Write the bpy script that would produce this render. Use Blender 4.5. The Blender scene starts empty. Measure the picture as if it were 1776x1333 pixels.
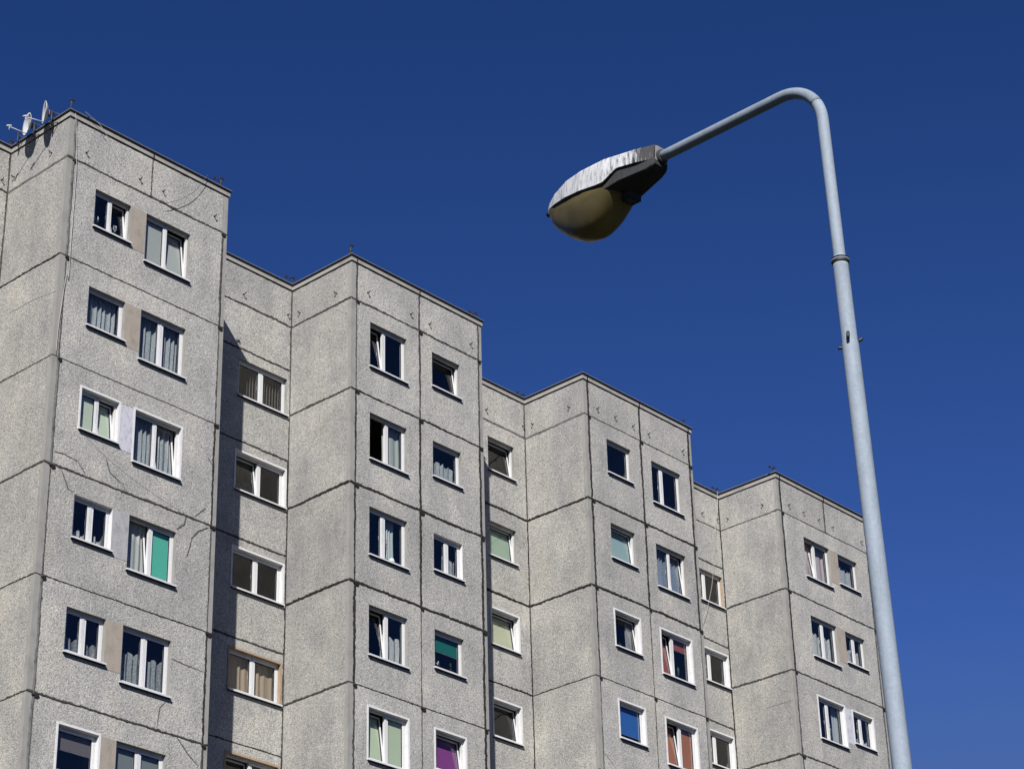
import bpy, bmesh, math, random
from mathutils import Vector, Matrix
random.seed(7)
sc = bpy.context.scene
R = math.radians

# ------------------------------------------------------------------ camera
F, PITCH, ROLL = 4078.04, 0.49064, -0.02773
TH = 0.843187
cam = bpy.data.cameras.new('camera')
cam.sensor_width = 36.0
cam.lens = F / 1776 * 36.0
cam.clip_start = 0.1
cam.clip_end = 5000
co = bpy.data.objects.new('camera', cam)
sc.collection.objects.link(co)
cp, sp = math.cos(PITCH), math.sin(PITCH)
fw = Vector((0, cp, sp)); up0 = Vector((0, -sp, cp)); rt0 = Vector((1, 0, 0))
cr, sr = math.cos(ROLL), math.sin(ROLL)
rt = rt0 * cr + up0 * sr
up = -rt0 * sr + up0 * cr
co.matrix_world = Matrix(((rt.x, up.x, -fw.x, 0), (rt.y, up.y, -fw.y, 0), (rt.z, up.z, -fw.z, 1.6), (0, 0, 0, 1)))
sc.camera = co

# ------------------------------------------------------------------ light
U = Vector((math.cos(TH), math.sin(TH), 0)); V = Vector((-math.sin(TH), math.cos(TH), 0))
sun_dir = (U * 2.85 + V * 2.40 + Vector((0, 0, -3.04))).normalized()   # the way the light travels
sl = bpy.data.lights.new('sun', 'SUN')
sl.energy = 5.0; sl.angle = R(0.5); sl.color = (1.0, 0.965, 0.92)
so = bpy.data.objects.new('sun', sl); sc.collection.objects.link(so)
so.rotation_euler = sun_dir.to_track_quat('-Z', 'Y').to_euler()
to_sun = -sun_dir
w = bpy.data.worlds.new('World'); sc.world = w; w.use_nodes = True
nt = w.node_tree; nt.nodes.clear()
sky = nt.nodes.new('ShaderNodeTexSky'); sky.sky_type = 'NISHITA'; sky.sun_disc = False
sky.sun_elevation = math.asin(to_sun.z)
sky.sun_rotation = math.atan2(to_sun.x, to_sun.y)
sky.air_density = 1.0; sky.dust_density = 0.0; sky.ozone_density = 3.0; sky.altitude = 200
hs = nt.nodes.new('ShaderNodeGamma'); hs.inputs['Gamma'].default_value = 1.55
tint = nt.nodes.new('ShaderNodeMix'); tint.data_type = 'RGBA'; tint.blend_type = 'MULTIPLY'; tint.inputs[0].default_value = 1.0
tint.inputs[7].default_value = (0.245, 0.314, 0.452, 1)
spl = nt.nodes.new('ShaderNodeSeparateColor'); cmb = nt.nodes.new('ShaderNodeCombineColor')
pw = nt.nodes.new('ShaderNodeMath'); pw.operation = 'POWER'; pw.inputs[1].default_value = 1.30
ml = nt.nodes.new('ShaderNodeMath'); ml.operation = 'MULTIPLY'; ml.inputs[1].default_value = 1.52
cap = nt.nodes.new('ShaderNodeMix'); cap.data_type = 'RGBA'; cap.blend_type = 'DARKEN'; cap.inputs[0].default_value = 1.0
cap.inputs[7].default_value = (0.85, 1.62, 4.75, 1)
bg = nt.nodes.new('ShaderNodeBackground'); bg.inputs['Strength'].default_value = 0.05
wo = nt.nodes.new('ShaderNodeOutputWorld')
nt.links.new(sky.outputs[0], hs.inputs[0]); nt.links.new(hs.outputs[0], tint.inputs[6]); nt.links.new(tint.outputs[2], spl.inputs[0]); nt.links.new(spl.outputs[0], pw.inputs[0]); nt.links.new(pw.outputs[0], ml.inputs[0])
nt.links.new(ml.outputs[0], cmb.inputs[0]); nt.links.new(spl.outputs[1], cmb.inputs[1]); nt.links.new(spl.outputs[2], cmb.inputs[2]); nt.links.new(cmb.outputs[0], cap.inputs[6]); nt.links.new(cap.outputs[2], bg.inputs[0]); nt.links.new(bg.outputs[0], wo.inputs[0])
sc.view_settings.view_transform = 'Standard'; sc.view_settings.look = 'None'
sc.view_settings.exposure = 0.74; sc.view_settings.gamma = 1.0
sc.render.engine = 'CYCLES'

# ------------------------------------------------------------------ materials
KA = 0.80    # scales base colours down so that shaded faces come out darker
def mat(name, col=(0.5, 0.5, 0.5), rough=0.6, metal=0.0, spec=0.5):
    col = tuple(c * KA for c in col)
    m = bpy.data.materials.new(name); m.use_nodes = True
    b = m.node_tree.nodes['Principled BSDF']
    b.inputs['Base Color'].default_value = (*col, 1); b.inputs['Roughness'].default_value = rough
    b.inputs['Metallic'].default_value = metal
    b.inputs['Specular IOR Level'].default_value = spec
    return m
def N(m, t, **kw):
    n = m.node_tree.nodes.new(t)
    for k, v in kw.items():
        if k in n.inputs: n.inputs[k].default_value = v
        else: setattr(n, k, v)
    return n
def L(m, a, b): m.node_tree.links.new(a, b)
def mapped(m, scale):
    tc = N(m, 'ShaderNodeTexCoord'); mp = N(m, 'ShaderNodeMapping'); mp.inputs['Scale'].default_value = scale
    L(m, tc.outputs['Object'], mp.inputs['Vector']); return mp.outputs['Vector']
def ramp(m, src, stops):
    r = N(m, 'ShaderNodeValToRGB'); e = r.color_ramp.elements
    while len(e) < len(stops): e.new(0.5)
    for i, (p, c) in enumerate(stops):
        e[i].position = p; e[i].color = (*c, 1) if len(c) == 3 else c
    L(m, src, r.inputs[0]); return r.outputs[0]
def mul(m, a, b, f=1.0):
    x = N(m, 'ShaderNodeMix', data_type='RGBA', blend_type='MULTIPLY'); x.inputs[0].default_value = f
    L(m, a, x.inputs[6]); L(m, b, x.inputs[7]); return x.outputs[2]
def noise(m, vec, scale, detail=2, rough=0.5):
    n = N(m, 'ShaderNodeTexNoise'); n.inputs['Scale'].default_value = scale; n.inputs['Detail'].default_value = detail
    n.inputs['Roughness'].default_value = rough
    L(m, vec, n.inputs['Vector']); return n.outputs['Fac']

def aggregate(name, base, blot=1.0):
    """washed pebble aggregate: light and dark grains, soft stains, a tone per panel"""
    m = mat(name, rough=0.95, spec=0.2); b = m.node_tree.nodes['Principled BSDF']
    v = mapped(m, (1, 1, 1))
    vo = N(m, 'ShaderNodeTexVoronoi', feature='F1'); vo.inputs['Scale'].default_value = 36; L(m, v, vo.inputs['Vector'])
    sepc = N(m, 'ShaderNodeSeparateColor'); L(m, vo.outputs['Color'], sepc.inputs[0])
    g = ramp(m, sepc.outputs[0], [(0.0, (0.58, 0.58, 0.57)), (0.2, (0.87, 0.87, 0.86)), (0.7, (1.0, 1.0, 0.99)), (1.0, (1.26, 1.25, 1.22))])
    n1 = ramp(m, noise(m, v, 19, 3, 0.8), [(0.33, (0.72, 0.72, 0.72)), (0.5, (1, 1, 1)), (0.68, (1.18, 1.18, 1.17))])
    n2 = ramp(m, noise(m, mapped(m, (1, 1, 0.55)), 0.75, 4, 0.6), [(0.30, (0.82, 0.83, 0.85)), (0.5, (1, 1, 1)), (0.66, (1.12, 1.10, 1.06))])
    n3 = ramp(m, noise(m, mapped(m, (2.4, 2.4, 0.35)), 1.6, 3, 0.6), [(0.30, (0.93, 0.93, 0.93)), (0.6, (1.02, 1.02, 1.02))])
    n4 = ramp(m, noise(m, mapped(m, (0.8, 0.8, 0.7)), 1.3, 3, 0.6), [(0.40, (1 - .07 * blot,) * 3), (0.52, (1, 1, 1)), (0.64, (1 + .14 * blot, 1 + .13 * blot, 1 + .11 * blot))])
    c = N(m, 'ShaderNodeRGB'); c.outputs[0].default_value = (*[q * KA for q in base], 1)
    at = N(m, 'ShaderNodeAttribute', attribute_name='tone')
    x = mul(m, c.outputs[0], g, 1.0); x = mul(m, x, n1); x = mul(m, x, n2); x = mul(m, x, n3); x = mul(m, x, n4); x = mul(m, x, at.outputs['Color'])
    L(m, x, b.inputs['Base Color'])
    bp = N(m, 'ShaderNodeBump'); bp.inputs['Strength'].default_value = 0.55; bp.inputs['Distance'].default_value = 0.012
    L(m, vo.outputs['Distance'], bp.inputs['Height']); bp.invert = True
    L(m, bp.outputs[0], b.inputs['Normal'])
    return m
def smoothc(name, base, amt=0.14, sc_=3.0):
    m = mat(name, rough=0.85, spec=0.25); b = m.node_tree.nodes['Principled BSDF']
    v = mapped(m, (1, 1, 0.6))
    n = ramp(m, noise(m, v, sc_, 5, 0.65), [(0.3, (1 - amt * 1.6,) * 3), (0.5, (1, 1, 1)), (0.75, (1 + amt * .5,) * 3)])
    n2 = ramp(m, noise(m, v, 45, 2, 0.6), [(0.3, (0.88,) * 3), (0.7, (1.06,) * 3)])
    c = N(m, 'ShaderNodeRGB'); c.outputs[0].default_value = (*[q * KA for q in base], 1)
    L(m, mul(m, mul(m, c.outputs[0], n), n2), b.inputs['Base Color'])
    return m

M = {}
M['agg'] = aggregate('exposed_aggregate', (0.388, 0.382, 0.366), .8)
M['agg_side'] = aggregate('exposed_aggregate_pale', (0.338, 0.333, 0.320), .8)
M['smooth'] = smoothc('smooth_concrete', (0.30, 0.295, 0.275))
M['fascia'] = smoothc('fascia_concrete', (0.34, 0.325, 0.295), 0.2, 1.6)
M['groove'] = smoothc('joint_mortar', (0.115, 0.112, 0.105), 0.3)
M['mastic_dark'] = smoothc('dark_mastic', (0.022, 0.020, 0.018), 0.3, 8)
M['mastic_mid'] = smoothc('grey_mastic', (0.055, 0.054, 0.050), 0.45, 8)
M['mastic_light'] = smoothc('pale_mastic', (0.14, 0.137, 0.13), 0.4, 8)
M['crack'] = smoothc('smeared_filler', (0.095, 0.093, 0.088), .35, 9)
M['bitumen_and_shade'] = mat('roof_felt_edge_and_shade', (0.010, 0.010, 0.011), 0.9, 0, .2)  # roof felt, and the painted shade under fascia and sills
M['zinc'] = mat('zinc_lip', (0.5, 0.5, 0.5), 0.5, 0.3)
M['roof'] = mat('roof_felt', (0.05, 0.05, 0.05), 0.95)
M['rev_grey'] = smoothc('grey_reveal', (0.27, 0.265, 0.25))
M['rev_white'] = smoothc('white_plaster', (0.66, 0.66, 0.66), 0.10, 6)
M['rev_tan'] = smoothc('tan_plaster', (0.36, 0.27, 0.19), 0.12, 4)
M['pier_tan'] = smoothc('tan_paint', (0.34, 0.30, 0.255), 0.14, 4)
M['pier_grey'] = smoothc('pale_grey_paint', (0.37, 0.37, 0.38), 0.22, 5)
M['pier_white'] = smoothc('white_paint', (0.52, 0.52, 0.58), 0.22, 7)
M['pvc'] = mat('white_pvc', (0.68, 0.69, 0.71), 0.35)
M['sill'] = mat('white_sill', (0.62, 0.62, 0.64), 0.45)
M['gasket'] = mat('black_gasket', (0.02, 0.02, 0.02), 0.7)
M['pvc_old'] = smoothc('dirty_white_pvc', (0.62, 0.62, 0.61), 0.12, 2.5)
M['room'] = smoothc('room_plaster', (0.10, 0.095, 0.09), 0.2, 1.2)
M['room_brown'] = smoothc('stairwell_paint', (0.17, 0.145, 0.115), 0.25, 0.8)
M['black'] = mat('black_iron', (0.02, 0.02, 0.022), 0.6)
M['rust'] = smoothc('rusty_steel', (0.085, 0.06, 0.045), 0.4, 20)
M['wire'] = mat('pale_cable', (0.42, 0.41, 0.38), 0.6)
M['wire_dark'] = mat('dark_wire', (0.05, 0.05, 0.05), 0.6)
M['dish'] = smoothc('dish_paint', (0.52, 0.53, 0.55), 0.08, 6)
M['leaf'] = mat('plant_leaf', (0.05, 0.10, 0.035), 0.5)
M['petal'] = mat('white_petal', (0.75, 0.72, 0.75), 0.5)
M['red'] = mat('red_petal', (0.55, 0.03, 0.04), 0.5)
M['pot'] = mat('clay_pot', (0.35, 0.17, 0.10), 0.7)
M['shade'] = mat('lamp_shade_cloth', (0.75, 0.74, 0.70), 0.7)

def glass():
    m = bpy.data.materials.new('window_glass'); m.use_nodes = True; nt = m.node_tree; nt.nodes.clear()
    o = nt.nodes.new('ShaderNodeOutputMaterial'); mx = nt.nodes.new('ShaderNodeMixShader')
    tr = nt.nodes.new('ShaderNodeBsdfTransparent'); tr.inputs[0].default_value = (0.91, 0.945, 0.95, 1)
    gl = nt.nodes.new('ShaderNodeBsdfGlossy'); gl.inputs['Roughness'].default_value = 0.0; gl.inputs[0].default_value = (1, 1, 1, 1)
    fr = nt.nodes.new('ShaderNodeFresnel'); ge = nt.nodes.new('ShaderNodeNewGeometry'); mr = nt.nodes.new('ShaderNodeMapRange')
    mr.inputs[3].default_value = 1.6; mr.inputs[4].default_value = 1 / 1.6   # both faces reflect alike
    nt.links.new(ge.outputs['Backfacing'], mr.inputs[0]); nt.links.new(mr.outputs[0], fr.inputs[0])
    tc = nt.nodes.new('ShaderNodeTexCoord'); no = nt.nodes.new('ShaderNodeTexNoise'); no.inputs['Scale'].default_value = 1.6
    bp = nt.nodes.new('ShaderNodeBump'); bp.inputs['Strength'].default_value = 0.05; bp.inputs['Distance'].default_value = 0.05
    nt.links.new(tc.outputs['Object'], no.inputs['Vector']); nt.links.new(no.outputs['Fac'], bp.inputs['Height'])
    nt.links.new(bp.outputs[0], gl.inputs['Normal'])
    nt.links.new(fr.outputs[0], mx.inputs[0]); nt.links.new(tr.outputs[0], mx.inputs[1]); nt.links.new(gl.outputs[0], mx.inputs[2])
    nt.links.new(mx.outputs[0], o.inputs[0]); return m
M['glass'] = glass()

_cloth = {}
def cloth(col, sheer=0.0, lace=0.0):
    key = (col, sheer, lace)
    if key in _cloth: return _cloth[key]
    col = tuple(q * KA for q in col)
    m = bpy.data.materials.new('curtain_cloth' if sheer else 'blind_cloth'); m.use_nodes = True; nt = m.node_tree; nt.nodes.clear()
    o = nt.nodes.new('ShaderNodeOutputMaterial')
    df = nt.nodes.new('ShaderNodeBsdfDiffuse'); df.inputs[0].default_value = (*col, 1)
    tl = nt.nodes.new('ShaderNodeBsdfTranslucent'); tl.inputs[0].default_value = (*col, 1)
    m1 = nt.nodes.new('ShaderNodeMixShader'); m1.inputs[0].default_value = 0.25
    nt.links.new(df.outputs[0], m1.inputs[1]); nt.links.new(tl.outputs[0], m1.inputs[2])
    last = m1
    if sheer > 0:
        tr = nt.nodes.new('ShaderNodeBsdfTransparent'); m2 = nt.nodes.new('ShaderNodeMixShader'); m2.inputs[0].default_value = sheer
        if lace > 0:
            tc = nt.nodes.new('ShaderNodeTexCoord'); vo = nt.nodes.new('ShaderNodeTexVoronoi'); vo.inputs['Scale'].default_value = 26
            rp = nt.nodes.new('ShaderNodeValToRGB'); rp.color_ramp.elements[0].position = 0.25; rp.color_ramp.elements[1].position = 0.6
            rp.color_ramp.elements[0].color = (max(0, sheer - lace),) * 3 + (1,); rp.color_ramp.elements[1].color = (min(1, sheer + lace),) * 3 + (1,)
            nt.links.new(tc.outputs['Object'], vo.inputs['Vector']); nt.links.new(vo.outputs['Distance'], rp.inputs[0]); nt.links.new(rp.outputs[0], m2.inputs[0])
        nt.links.new(m1.outputs[0], m2.inputs[1]); nt.links.new(tr.outputs[0], m2.inputs[2]); last = m2
    nt.links.new(last.outputs[0], o.inputs[0]); _cloth[key] = m; return m

# ------------------------------------------------------------------ mesh helpers
class MB:
    def __init__(s): s.v = []; s.f = []; s.m = []; s.t = []; s.mats = []; s.sm = []
    def mi(s, m):
        if m not in s.mats: s.mats.append(m)
        return s.mats.index(m)
    def face(s, pts, m, tone=1.0, smooth=False):
        i = len(s.v); s.v += [tuple(p) for p in pts]; s.f.append(tuple(range(i, i + len(pts)))); s.m.append(s.mi(m)); s.t.append(tone); s.sm.append(smooth)
    def box(s, x0, x1, y0, y1, z0, z1, m, mtx=None):
        P = [Vector(p) for p in ((x0, y0, z0), (x1, y0, z0), (x1, y1, z0), (x0, y1, z0), (x0, y0, z1), (x1, y0, z1), (x1, y1, z1), (x0, y1, z1))]
        if mtx: P = [mtx @ p for p in P]
        i = len(s.v); s.v += [tuple(p) for p in P]
        for q in ((0, 3, 2, 1), (4, 5, 6, 7), (0, 1, 5, 4), (1, 2, 6, 5), (2, 3, 7, 6), (3, 0, 4, 7)):
            s.f.append(tuple(i + k for k in q)); s.m.append(s.mi(m)); s.t.append(1.0); s.sm.append(False)
    def tube(s, pts, rad, m, n=8, cap=True):
        pts = [Vector(p) for p in pts]; rad = rad if isinstance(rad, (list, tuple)) else [rad] * len(pts)
        rings = []; ref = None
        for k, p in enumerate(pts):
            t = (pts[min(k + 1, len(pts) - 1)] - pts[max(k - 1, 0)]).normalized()
            if ref is None: ref = t.orthogonal().normalized()
            ref = (ref - t * ref.dot(t)).normalized(); b = t.cross(ref)
            i = len(s.v)
            for j in range(n):
                a = 2 * math.pi * j / n; s.v.append(tuple(p + (ref * math.cos(a) + b * math.sin(a)) * rad[k]))
            rings.append(i)
        mi = s.mi(m)
        for a, b_ in zip(rings, rings[1:]):
            for j in range(n):
                s.f.append((a + j, a + (j + 1) % n, b_ + (j + 1) % n, b_ + j)); s.m.append(mi); s.t.append(1.0); s.sm.append(True)
        if cap:
            s.f.append(tuple(rings[0] + j for j in reversed(range(n)))); s.m.append(mi); s.t.append(1.0); s.sm.append(False)
            s.f.append(tuple(rings[-1] + j for j in range(n))); s.m.append(mi); s.t.append(1.0); s.sm.append(False)
    def build(s, name, parent=None, label=None):
        me = bpy.data.meshes.new(name); me.from_pydata(s.v, [], s.f)
        for m in s.mats: me.materials.append(m)
        me.polygons.foreach_set('material_index', s.m); me.polygons.foreach_set('use_smooth', s.sm)
        if any(t != 1.0 for t in s.t):
            a = me.color_attributes.new('tone', 'FLOAT_COLOR', 'CORNER')
            k = 0
            for p, t in zip(me.polygons, s.t):
                for _ in p.vertices: a.data[k].color = (t, t, t, 1); k += 1
        else:
            a = me.color_attributes.new('tone', 'FLOAT_COLOR', 'CORNER')
            for d in a.data: d.color = (1, 1, 1, 1)
        me.validate(); me.update()
        o = bpy.data.objects.new(name, me); sc.collection.objects.link(o)
        if parent: o.parent = parent
        if label: o['label'] = label
        return o
def thing(name, label, cat, loc=(0, 0, 0), rotz=0, group=None):
    o = bpy.data.objects.new(name, None); sc.collection.objects.link(o); o.location = loc; o.rotation_euler = (0, 0, rotz)
    tagp(o, label, cat, group); return o
def tagp(o, label, cat, group=None):
    o['label'] = label; o['category'] = cat
    if group: o['group'] = group
    return o

# ------------------------------------------------------------------ ground
g = MB(); g.face([(-900, -900, 0), (900, -900, 0), (900, 900, 0), (-900, 900, 0)], None)
M['grass'] = smoothc('grass', (0.022, 0.028, 0.015), 0.4, 0.8)
M['paving'] = smoothc('paving_slabs', (0.17, 0.165, 0.155), 0.2, 2)
g.mats = [M['grass']]; go = g.build('ground'); go['kind'] = 'structure'
p_ = MB()
def pav(name, a0, a1, b0, b1, z, m):
    q = MB(); c1 = Vector((-10.83183, 48.47415, 0))
    P = [c1 + U * a + V * b for a, b in ((a0, b0), (a1, b0), (a1, b1), (a0, b1))]
    q.face([(p.x, p.y, z) for p in P], m); o = q.build(name); o['kind'] = 'structure'
pav('pavement', -40, 60, -6.0, -3.6, 0.004, M['paving'])

# ------------------------------------------------------------------ the apartment block
# local frame of the building: x runs along the facade, y goes into the building, z is up
C1 = (-10.83183, 48.47415, 0.0)
HR = 35.613; T = 1.3665; FH = 2.8; PER = 9.7633; WF = 5.2306; DEP = 2.3985
J0 = HR - T
def jl(l): return J0 - FH * l                      # height of joint l (0 = under the attic band)
bld = thing('apartment_building', 'long grey concrete panel apartment block with stepped projecting bays and white windows', 'apartment building', C1, TH)
ZFLOOR = [jl(l) for l in range(0, 13)]

def facemap(kind, x, y):
    """a = along the wall, d = depth behind the wall plane"""
    if kind == 'front': return lambda a, z, d: (x + a, y + d, z)
    if kind == 'left':  return lambda a, z, d: (x + d, y + a, z)        # looks towards -x, a runs into the building
    if kind == 'right': return lambda a, z, d: (x - d, y + a, z)        # looks towards +x
    if kind == 'back':  return lambda a, z, d: (x + a, y - d, z)
FLIP = {'front': False, 'left': True, 'right': False, 'back': True}
GW = 0.024     # groove width
def panel(mb, fm, flip, a0, a1, z0, z1, m, ops=(), tone=1.0, gd=0.03, edges=(True, True)):
    """one concrete panel with window openings and reveals"""
    g2 = GW / 2
    def F(pts, m_, t=tone):
        if flip: pts = pts[::-1]
        mb.face([fm(*p) for p in pts], m_, t)
    xs = sorted({a0, a1, *[o[0] for o in ops], *[o[1] for o in ops]}); zs = sorted({z0, z1, *[o[2] for o in ops], *[o[3] for o in ops]})
    for i in range(len(xs) - 1):
        for j in range(len(zs) - 1):
            cx = (xs[i] + xs[i + 1]) / 2; cz = (zs[j] + zs[j + 1]) / 2
            if any(o[0] < cx < o[1] and o[2] < cz < o[3] for o in ops): continue
            F([(xs[i], zs[j], 0), (xs[i + 1], zs[j], 0), (xs[i + 1], zs[j + 1], 0), (xs[i], zs[j + 1], 0)], m)
    F([(a0, z0, gd), (a1, z0, gd), (a1, z0, 0), (a0, z0, 0)], m); F([(a0, z1, 0), (a1, z1, 0), (a1, z1, gd), (a0, z1, gd)], m)
    if edges[0]: F([(a0, z0, gd), (a0, z0, 0), (a0, z1, 0), (a0, z1, gd)], m)
    if edges[1]: F([(a1, z0, 0), (a1, z0, gd), (a1, z1, gd), (a1, z1, 0)], m)
    for o in ops:
        x0, x1, y0, y1, rm = o[:5]; D = 0.20
        F([(x0, y0, 0), (x1, y0, 0), (x1, y0, D), (x0, y0, D)], rm, 1); F([(x0, y1, D), (x1, y1, D), (x1, y1, 0), (x0, y1, 0)], rm, 1)
        F([(x0, y0, D), (x0, y1, D), (x0, y1, 0), (x0, y0, 0)], rm, 1); F([(x1, y0, 0), (x1, y1, 0), (x1, y1, D), (x1, y0, D)], rm, 1)
def ribbon(mb, fm, flip, p, q, wid, m, rag=0.5, proud=0.011, seed=0):
    """a ragged bead of sealant from p to q on the wall plane (a, z)"""
    rnd = random.Random(seed); p = Vector(p); q = Vector(q); ln = (q - p).length; n = max(2, int(ln / 0.06)); d = (q - p) / ln; nn = Vector((-d.y, d.x))
    prev = None; off = 0
    for k in range(n + 1):
        c = p + d * ln * k / n
        off = off * 0.9 + rnd.uniform(-1, 1) * wid * 0.07
        sl_ = 1 + .18 * math.sin(k * .11 + seed * 40) * rag; bb = 1.3 if rnd.random() < .04 else 1; w1 = wid * 0.5 * sl_ * bb * (1 + rnd.uniform(-rag, rag) * .55); w2 = wid * 0.5 * sl_ * (1 + rnd.uniform(-rag, rag) * .8)
        c = c + nn * off
        cur = (c - nn * w1, c, c + nn * w2)
        if prev:
            for (A, B, da, db) in ((0, 1, 0.002, -proud), (1, 2, -proud, 0.002)):
                pts = [fm(prev[A].x, prev[A].y, da), fm(cur[A].x, cur[A].y, da), fm(cur[B].x, cur[B].y, db), fm(prev[B].x, prev[B].y, db)]
                if flip: pts = pts[::-1]
                mb.face(pts, m)
        prev = cur
def strip(mb, fm, flip, a0, a1, z0, z1, d, m):
    pts = [fm(a0, z0, d), fm(a1, z0, d), fm(a1, z1, d), fm(a0, z1, d)]
    if flip: pts = pts[::-1]
    mb.face(pts, m)

g2 = GW / 2
LST = 0.20; RST = 0.15                              # smooth corner strips of the front walls
def levels(mid=False):
    if not mid: z = [jl(l) for l in range(0, 13)]
    else: z = [J0] + [J0 - 1.40 - FH * l for l in range(0, 12)]
    z = [k for k in z if k > 0.25]
    return [HR - 0.17] + z + [0.0]
def wall(kind, x, y, a_cuts, mats, ops, lv, hstyle, vstyle, name='wall', jname='joint_seal', aggm=None):
    """a_cuts: panel edges along the wall; mats per panel; ops: opening rects; hstyle[i]: sealant of joint i; vstyle: {cut index: list per storey}"""
    fm = facemap(kind, x, y); fl = FLIP[kind]; mb = MB(); rnd = random.Random(hash((len(kind), round(x * 10), round(y * 10))) & 0xffff)
    nl = len(lv)
    for i in range(nl - 1):
        z1, z0 = lv[i], lv[i + 1]
        cuts = a_cuts if not callable(a_cuts) else a_cuts(i)
        for j in range(len(cuts) - 1):
            a0, a1 = cuts[j], cuts[j + 1]
            m = mats[j] if len(mats) == len(cuts) - 1 else mats[min(j, len(mats) - 1)]
            if callable(mats_fn := getattr(wall, 'mf', None)): m = mats_fn(i, j, len(cuts) - 1) or m
            gg = 0 if kind in ('left', 'right') else g2; e0 = a0 + (gg if j else 0); e1 = a1 - (gg if j < len(cuts) - 2 else 0)
            oo = [o for o in ops if a0 < (o[0] + o[1]) / 2 < a1 and z0 < (o[2] + o[3]) / 2 < z1]
            panel(mb, fm, fl, e0, e1, z0 + g2, z1 - (g2 if i else 0), m, oo, rnd.uniform(0.93, 1.05), edges=(j > 0, j < len(cuts) - 2))
        A0, A1 = cuts[0], cuts[-1]
        if i: strip(mb, fm, fl, A0, A1, z1 - .03, z1 + .03, 0.026, M['groove'])
        if kind == 'front':
            for c in cuts[1:-1]: strip(mb, fm, fl, c - .03, c + .03, z0, z1, 0.028, M['groove'])
    o = mb.build(name, bld)
    jb = MB()
    ST = {'D': (0.098, 'mastic_dark', .5), 'd': (0.072, 'mastic_dark', .65), 'm': (0.078, 'mastic_mid', .6), 't': (0.046, 'mastic_mid', .8), 'g': (0.095, 'mastic_light', .35), 'f': (0.045, 'mastic_light', .8)}
    for i in range(1, nl - 1):
        cuts = a_cuts if not callable(a_cuts) else a_cuts(i)
        s_ = hstyle[i - 1] if i - 1 < len(hstyle) else 't'
        w_, mm, rg = ST[s_]
        ribbon(jb, fm, fl, (cuts[0] + .005, lv[i]), (cuts[-1] - .005, lv[i]), w_, M[mm], rg, seed=rnd.random())
    for ci, styles in vstyle.items():
        for i in range(nl - 1):
            cuts = a_cuts if not callable(a_cuts) else a_cuts(i)
            pos = ci if isinstance(ci, float) else cuts[ci] if abs(ci) < len(cuts) else None
            if pos is None: continue
            s_ = styles[i] if i < len(styles) else styles[-1]
            if s_ == '-': continue
            w_, mm, rg = ST[s_]
            ribbon(jb, fm, fl, (pos, lv[i + 1] + .005), (pos, lv[i] - .005), w_, M[mm], rg * .8, proud=0.014, seed=rnd.random())
    # black drip chips at the panel crossings
    if kind == 'front':
        for i in range(1, min(nl - 1, 8)):
            cuts = a_cuts if not callable(a_cuts) else a_cuts(i)
            for c in cuts[1:-1]:
                cw = rnd.uniform(.06, .11); P = [(c - cw * .7, .006), (c + cw, .006), (c + cw * .8, -.035), (c - cw * .3, -.03)]
                zz = lv[i] - 0.03
                jb.box(x + c - cw * .5, x + c + cw * 1.3, y - .030, y + .01, zz - .040, zz, M['mastic_dark']); jb.box(x + c + cw * .2, x + c + cw, y - .026, y + .01, zz - .075, zz - .0402, M['mastic_dark'])
    if jb.f: jb.build(jname, o)
    return o

# --- windows ---------------------------------------------------------------
LARGE = (1.40, 1.39); SMALL = (1.13, 1.09)
wn_mb_cache = {}
def frame_mesh(W, H, mull):
    mb = MB(); fw_ = 0.05; y0, y1 = 0.10, 0.17; p = M['pvc_old']
    mb.box(0, W, y0, y1, 0, fw_, p); mb.box(0, W, y0, y1, H - fw_, H, p)
    mb.box(0, fw_, y0, y1, fw_, H - fw_, p); mb.box(W - fw_, W, y0, y1, fw_, H - fw_, p)
    if mull:
        x = W * mull; mb.box(x - .035, x + .035, y0 - .002, y1, fw_, H - fw_, p)
    return mb
def curtain_mb(x0, x1, z0, z1, y, amp, m, scal=0.0, seed=0, drape=0.0, wave=11.0):
    rnd = random.Random(seed); n = max(8, int((x1 - x0) / 0.012)); mb = MB(); ph = rnd.uniform(0, 6); cols = []
    f2 = wave * rnd.uniform(.8, 1.2); nz = 8
    base = len(mb.v)
    for k in range(n + 1):
        t = k / n; x = x0 + (x1 - x0) * t
        yy = y + amp * (math.sin(x * f2 * 6.28 + ph) + .5 * math.sin(x * f2 * 2.7 * 3.1 + ph * 2))
        top = z1 - scal * (0.5 + 0.5 * math.sin(x * 26 + ph)) - drape * t
        for j in range(nz + 1):
            mb.v.append((x + .006 * math.sin(j + ph), yy, z0 + (top - z0) * j / nz))
    mi = mb.mi(m)
    for k in range(n):
        for j in range(nz):
            a = base + k * (nz + 1) + j; mb.f.append((a, a + nz + 1, a + nz + 2, a + 1)); mb.m.append(mi); mb.t.append(1.0); mb.sm.append(True)
    return mb
def blind_mb(x0, x1, z0, z1, y, m):
    mb = MB(); n = 5
    mb.box(x0, x1, y, y + .004, z0, z1, m); mb.box(x0, x1, y - .006, y + .012, z0 - .018, z0 - .0005, M['pvc'])
    return mb

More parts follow.
